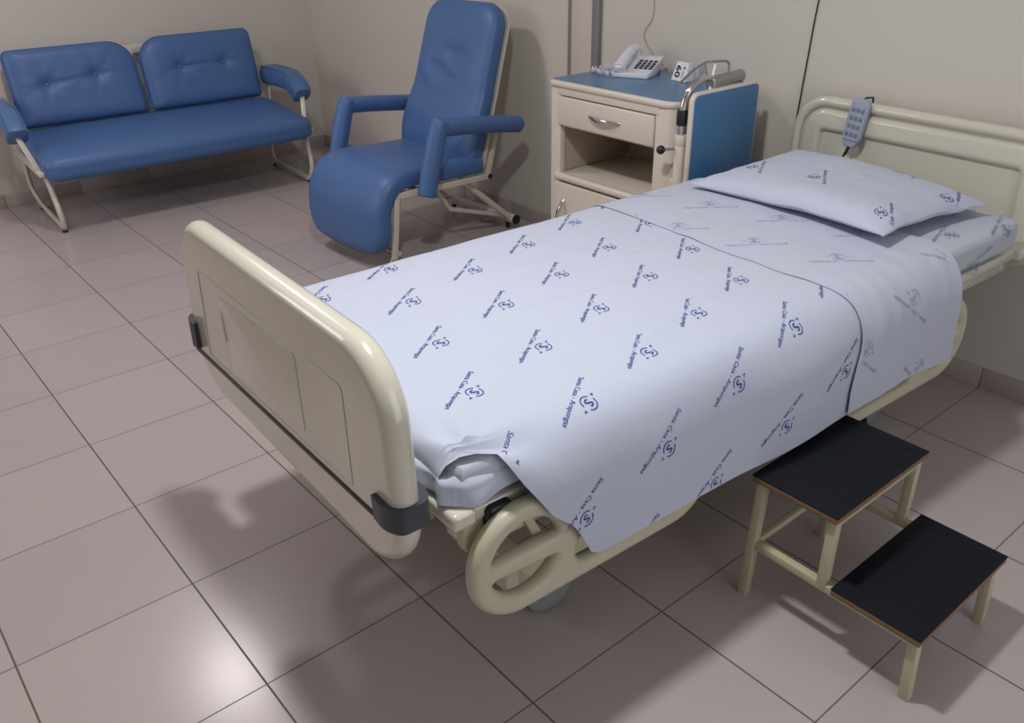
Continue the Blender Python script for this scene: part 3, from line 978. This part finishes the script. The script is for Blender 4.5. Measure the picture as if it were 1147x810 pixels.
# body: side panels, rounded right-front post, back, floor
bm = bm_new()
merge(bm, rbox((.012-NX, .02, .03), (.032-NX, D_-.01, HT-.028), .003))
merge(bm, rbox((.012-NX, .012, .03), (.048, .045, HT-.028), .006))
sp_ = rpoly([(.585, .45), (.585, .012), (.685, .012), (.685, .49), (.66, .49), (.66, .45)], [.002, .004, .062, .003, .003, .003], 8)
merge(bm, plate([sp_], HT-.058, .002, 2, 'XY', (HT-.028+.03)/2))
merge(bm, rbox((.03, D_-.025, .03), (.66, D_-.012, HT-.03), .002))
merge(bm, rbox((.03, .03, .03), (.60, D_-.02, .06), .002))
merge(bm, rbox((.03, .010, HT-.058), (.60, D_-.02, HT-.026), .002))
merge(bm, rbox((.03, .030, .752), (.60, D_-.02, .760), .001))
obj('cabinet_body', bm, 'cab', ns)
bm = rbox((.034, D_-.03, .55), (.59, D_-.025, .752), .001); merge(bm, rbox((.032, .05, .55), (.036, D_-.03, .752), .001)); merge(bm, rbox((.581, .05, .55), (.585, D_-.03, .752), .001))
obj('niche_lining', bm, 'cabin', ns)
tp = rpoly([(0, 0), (W_, 0), (W_, D_), (0, D_)], [.03, .075, .03, .03], 8)
top = obj('cabinet_top', plate([tp], .028, .012, 4, 'XY', HT-.014), 'cab', ns)
obj('laminate_surface', plate([inset_poly(tp, .012)], .003, .001, 2, 'XY', HT+.0005), 'laminate', top)
dr = obj('drawer', rbox((.036, .004, .762), (.582, .026, .882), .006), 'cab', ns)
def handle(p, q, bow, parent, wid=.016):
    p, q = Vector(p), Vector(q); n = 14; pts = []; rad = []
    for i in range(n+1):
        t = i/n; pts.append(p.lerp(q, t)+Vector((0, -bow*math.sin(PI*t)**.8, 0))); rad.append(.0035+wid*.5*math.sin(PI*t)**.7*.9)
    obj('handle', tube(pts, .006, 10, radii=rad, sx=.45 if abs((q-p).x) > abs((q-p).z) else 1, sy=1 if abs((q-p).x) > abs((q-p).z) else .45), 'chrome', parent)
handle((.225, .004, .826), (.41, .004, .822), .025, dr)
sh = bm_new(); merge(sh, rbox((.034, .012, .527), (.585, D_-.03, .548), .002)); merge(sh, rbox((.022, -.006, .520), (.588, .03, .553), .014, 4))
obj('shelf', sh, 'cab', ns)
dd = obj('door', rbox((.024, .004, .055), (.582, .026, .512), .008), 'cab', ns)
handle((.085, .004, .44), (.060, .004, .30), .03, dd, .014)
# folded over-bed table fixed to the right side
post = bm_new(); merge(post, cyl((.725, .000, .02), (.725, .000, .835), .021, 20, .003))
merge(post, rbox((.68, -.02, .30), (.728, .03, .34), .004)); merge(post, rbox((.68, -.0, .62), (.728, .03, .66), .004))
obj('support_post', post, 'cab', ns)
obj('post_collar', cyl((.725, 0, .80), (.725, 0, .838), .0235, 20, .003), 'cab', ns)
obj('knob', (lambda b: (merge(b, cyl((.724, -.02, .785), (.700, -.045, .785), .005, 8)), merge(b, lathe_at((.69, -.055, .785))), b)[-1])(bm_new()) if False else cyl((.712, -.018, .785), (.694, -.055, .785), .0055, 10), 'satin', ns)
kb = bm_new(); bmesh.ops.create_uvsphere(kb, u_segments=16, v_segments=10, radius=.017); kb.transform(Matrix.Translation((.688, -.066, .785)))
obj('knob_ball', kb, 'black', ns)
ch = tube(fillet([(.725, 0, .83), (.725, 0, .945), (.732, .03, 1.015), (.737, .105, 1.035), (.740, .15, 1.02)], .04, 8), .0145, 14)
obj('chrome_tube', ch, 'chrome', ns)
obj('tube_lock', cyl((.725, 0, .872), (.725, 0, .93), .021, 16, .004), 'black', ns)
hg = cyl((.745, .13, 1.012), (.745, .31, 1.018), .023, 20, .006); merge(hg, rbox((.724, .12, .99), (.766, .16, 1.03), .008))
obj('table_hinge', hg, 'satin', ns)
rd = tube(fillet([(.70, .0, 1.02), (.71, .06, 1.062), (.722, .118, 1.085), (.735, .215, 1.080), (.738, .235, 1.070), (.74, .238, 1.02)], .012, 4), .0045, 8)
merge(rd, tube([(.722, .112, 1.08), (.735, .12, 1.01)], .004, 8))
obj('release_rod', rd, 'satin', ns)
lp = rpoly([(-.018, .44), (.385, .44), (.385, .996), (-.018, .996)], .035, 8)
lf = obj('table_leaf', plate([lp], .022, .008, 4, 'YZ', .772), 'cab', ns)
obj('leaf_surface', plate([inset_poly(lp, .010)], .0025, .0008, 2, 'YZ', .783), 'leafblue', lf)
obj('leaf_bracket', rbox((.742, .12, .88), (.765, .30, 1.0), .004), 'satin', ns)

for o_ in list(ns.children):
    if o_.name != 'cabinet_top': o_.location.x += NX
# white tie strip behind the leaf
tag(obj('plastic_strip', beam((1.668, 2.21, .945), (1.652, 2.262, 1.075), .009, .003, .001), 'white'), 'thin white plastic strip sticking up behind the folded table leaf', 'strip')

# ================================================================== TELEPHONE
ph = thing('telephone', 'white corded desk telephone on the blue nightstand top', 'telephone', (1.075, 2.335, HT+.0025), R(21))
PW, PD = .165, .20
def wedge(u, v):
    return None
prof_p = [(0, .0), (0, .018), (.035, .023), (.10, .040), (.17, .064), (.195, .067), (.20, .062), (.185, .035), (.15, .012), (.11, 0)]
b = bm_new()
A = [b.verts.new((-.02, y, z)) for y, z in prof_p]; B = [b.verts.new((PW-.02, y, z)) for y, z in prof_p]
n = len(prof_p)
for i in range(n): b.faces.new((A[i], B[i], B[(i+1) % n], A[(i+1) % n]))
b.faces.new(A[::-1]); b.faces.new(B)
bmesh.ops.bevel(b, geom=list(b.edges), offset=.004, segments=2, profile=.5, affect='EDGES')
base = obj('phone_base', b, 'phone', ph)
ft = rbox((-.01, .10, .0), (PW-.03, .185, .034), .004)
obj('phone_foot', ft, 'ink', ph)
sl = math.atan2(.035, .07)
def onface(x, t):   # t along slope from (y=.035,z=.024)
    if t < .07: f = t/.07; y = .035+.065*f; z = .0235+.017*f
    else: f = (t-.07)/.0783; y = .10+.07*f; z = .0405+.024*f
    return Vector((x, y, z))
for r_ in range(4):
    for c_ in range(4):
        c0 = onface(.066+c_*.022, .034+r_*.023)
        k = rbox((-.0075, -.006, -.001), (.0075, .006, .0045), .0015, 1)
        k.transform(Matrix.Translation(c0) @ Matrix.Rotation(R(17), 4, 'X')); obj('key', k, 'key', base)
hs = bm_new()
hp = catmull([Vector(p) for p in ((.014, .004, .040), (.014, .03, .052), (.014, .09, .076), (.014, .15, .091), (.014, .19, .091), (.014, .207, .084))], 6)
rad = [.027-.006*math.sin(PI*i/(len(hp)-1)) for i in range(len(hp))]; rad[0] *= .8; rad[-1] *= .75
hs = tube(hp, .02, 16, radii=rad, sx=1.15, sy=.85)
for p in ((.014, .020, .036), (.014, .180, .078)):
    q = lathe([(.024, -.016), (.0265, 0), (.024, .016), (.016, .02)], 20); q.transform(Matrix.Translation(p) @ Matrix.Rotation(R(25), 4, 'X')); merge(hs, q)
obj('handset', hs, 'phone', ph)
coil = []
cp = catmull([Vector(p) for p in ((.008, .005, .035), (-.03, -.012, .012), (-.05, .02, .012), (-.075, .015, .012), (-.10, .04, .012), (-.13, .055, .012), (-.14, .09, .012), (-.10, .13, .012), (-.02, .12, .02))], 16)
for i, p in enumerate(cp):
    a = i*1.15; coil.append(p+Vector((0, math.cos(a)*.007, max(-.0085, math.sin(a)*.0095))))
obj('coiled_cord', tube(catmull(coil, 2), .0022, 5), 'phone', ph)
# line cord running up the wall
wl = catmull([Vector(p) for p in ((1.10, YB-.03, HT+.02), (1.005, YB-.004, HT+.06), (.955, YB-.004, 1.06), (.958, YB-.004, 1.10), (.995, YB-.004, 1.15), (1.0, YB-.004, 1.22), (.975, YB-.004, 1.30), (.98, YB-.004, 1.6), (.97, YB-.004, 2.2))], 8)
tag(obj('phone_cord', tube(wl, .0016, 6), 'wire'), 'thin pale phone wire running up the wall behind the telephone', 'cable')

# ================================================================== NUMBER CARD
nc = thing('number_card', 'white standing card numbered 09 on the nightstand beside the telephone', 'card', (1.282, 2.452, HT+.0025), R(-7))
# leaning front face: bottom edge along x (0..0.085), height .095, leaning back
b = bm_new()
P = [(0, 0, 0), (.085, 0, 0), (.085, .06, 0), (0, .06, 0), (.008, .024, .074), (.078, .024, .074), (.078, .044, .072), (.008, .044, .072)]
vs = [b.verts.new(p) for p in P]
for f in ((0, 1, 5, 4), (1, 2, 6, 5), (2, 3, 7, 6), (3, 0, 4, 7), (4, 5, 6, 7), (3, 2, 1, 0)): b.faces.new([vs[i] for i in f])
bmesh.ops.bevel(b, geom=list(b.edges), offset=.002, segments=1, affect='EDGES')
def put(bm_, tv, cx, cz, ang, mi):
    V_, F_ = tv; fn = Vector((0, -.074, .024)).normalized(); upv = Vector((0, .024, .074)).normalized()
    ca, sa = math.cos(ang), math.sin(ang); vv = []
    for x, y in V_:
        X, Y = ca*x-sa*y, sa*x+ca*y
        vv.append(bm_.verts.new(Vector((cx+X, 0, 0))+upv*(cz+Y)+fn*.0008))
    for f in F_:
        ff = bm_.faces.new([vv[i] for i in f]); ff.material_index = mi
put(b, text_mesh('09', .050, .031, .03), .030, .039, PI/2, 1)
put(b, text_mesh('+', .015, .015, .03), .062, .056, PI/2, 2)
for k, L_ in enumerate((.030, .024)):
    put(b, ([(-L_/2, -.0013), (L_/2, -.0013), (L_/2, .0013), (-L_/2, .0013)], [[0, 1, 2, 3]]), .057+k*.007, .030, PI/2, 3)
obj('card_face', b, ['white', 'ink', 'inkred', 'inkgrey'], nc)
obj('card_back', rbox((.050, .048, 0), (.112, .085, .064), .008), 'blister', nc)

# ================================================================== WALL CORD
wc = catmull([Vector(p) for p in ((1.838, YB-.004, 1.50), (1.808, YB-.004, 1.278), (1.792, YB-.004, 1.0), (1.777, YB-.004, .723), (1.77, YB-.004, .45))], 6)
tag(obj('wall_cord', tube(wc, .0027, 8), 'black'), 'thin black cord running down the wall beside the headboard', 'cord')

# ================================================================== LIGHT, CAMERA
def area(name, loc, size, power, col, spread=180):
    l = bpy.data.lights.new(name, 'AREA'); l.shape = 'DISK'; l.size = size; l.energy = power; l.color = col; l.spread = R(spread)
    o = bpy.data.objects.new(name, l); C.objects.link(o); o.location = loc; return o
area('ceiling_lamp', (2.35, .45, ZC-.02), .20, 37, (1.0, 1.0, .97))
area('ceiling_lamp', (-.45, .66, ZC-.02), .28, 19, (1.0, .93, .945))
l = bpy.data.lights.new('right_fill_light', 'AREA'); l.shape = 'RECTANGLE'; l.size = 1.6; l.size_y = 1.9; l.energy = 15; l.color = (.92, .95, 1.0)  # added cool fill by the right wall, lifts the bed side; no real doorway
o = bpy.data.objects.new('right_fill_light', l); C.objects.link(o); o.location = (XR-.03, .9, 1.35); o.rotation_euler = (R(90), 0, R(90))
l = bpy.data.lights.new('front_fill_light', 'AREA'); l.shape = 'RECTANGLE'; l.size = 1.6; l.size_y = 1.9; l.energy = 33; l.color = (1.0, .89, .88)  # added pinkish fill by the front wall, raises ambient on the left; invented source
o = bpy.data.objects.new('front_fill_light', l); C.objects.link(o); o.location = (-.9, YF+.03, 1.5); o.rotation_euler = (R(80), 0, 0)
wd = bpy.data.worlds.new('world'); bpy.context.scene.world = wd; wd.use_nodes = True
wd.node_tree.nodes['Background'].inputs[0].default_value = (.5, .5, .55, 1); wd.node_tree.nodes['Background'].inputs[1].default_value = .02

cam = bpy.data.cameras.new('camera'); co = bpy.data.objects.new('camera', cam); C.objects.link(co)
yaw, pit, rol, f = -.8809, -.4909, -.0165, 971.8357
d = Vector((math.cos(pit)*math.sin(yaw), math.cos(pit)*math.cos(yaw), math.sin(pit)))
r = Vector((math.cos(yaw), -math.sin(yaw), 0)); u = r.cross(d)
c, s = math.cos(rol), math.sin(rol)
rr, uu = c*r+s*u, -s*r+c*u
mw = Matrix((rr, uu, -d)).transposed().to_4x4(); mw.translation = Vector((8.3273, -1.0422, 3.6235))*.45
co.matrix_world = mw
cam.sensor_width = 36; cam.lens = f/1147*36; cam.clip_start = .05
sc = bpy.context.scene; sc.camera = co
sc.view_settings.view_transform = 'Standard'; sc.view_settings.look = 'None'
sc.view_settings.exposure = 0; sc.view_settings.gamma = 1; sc.view_settings.use_curve_mapping = False
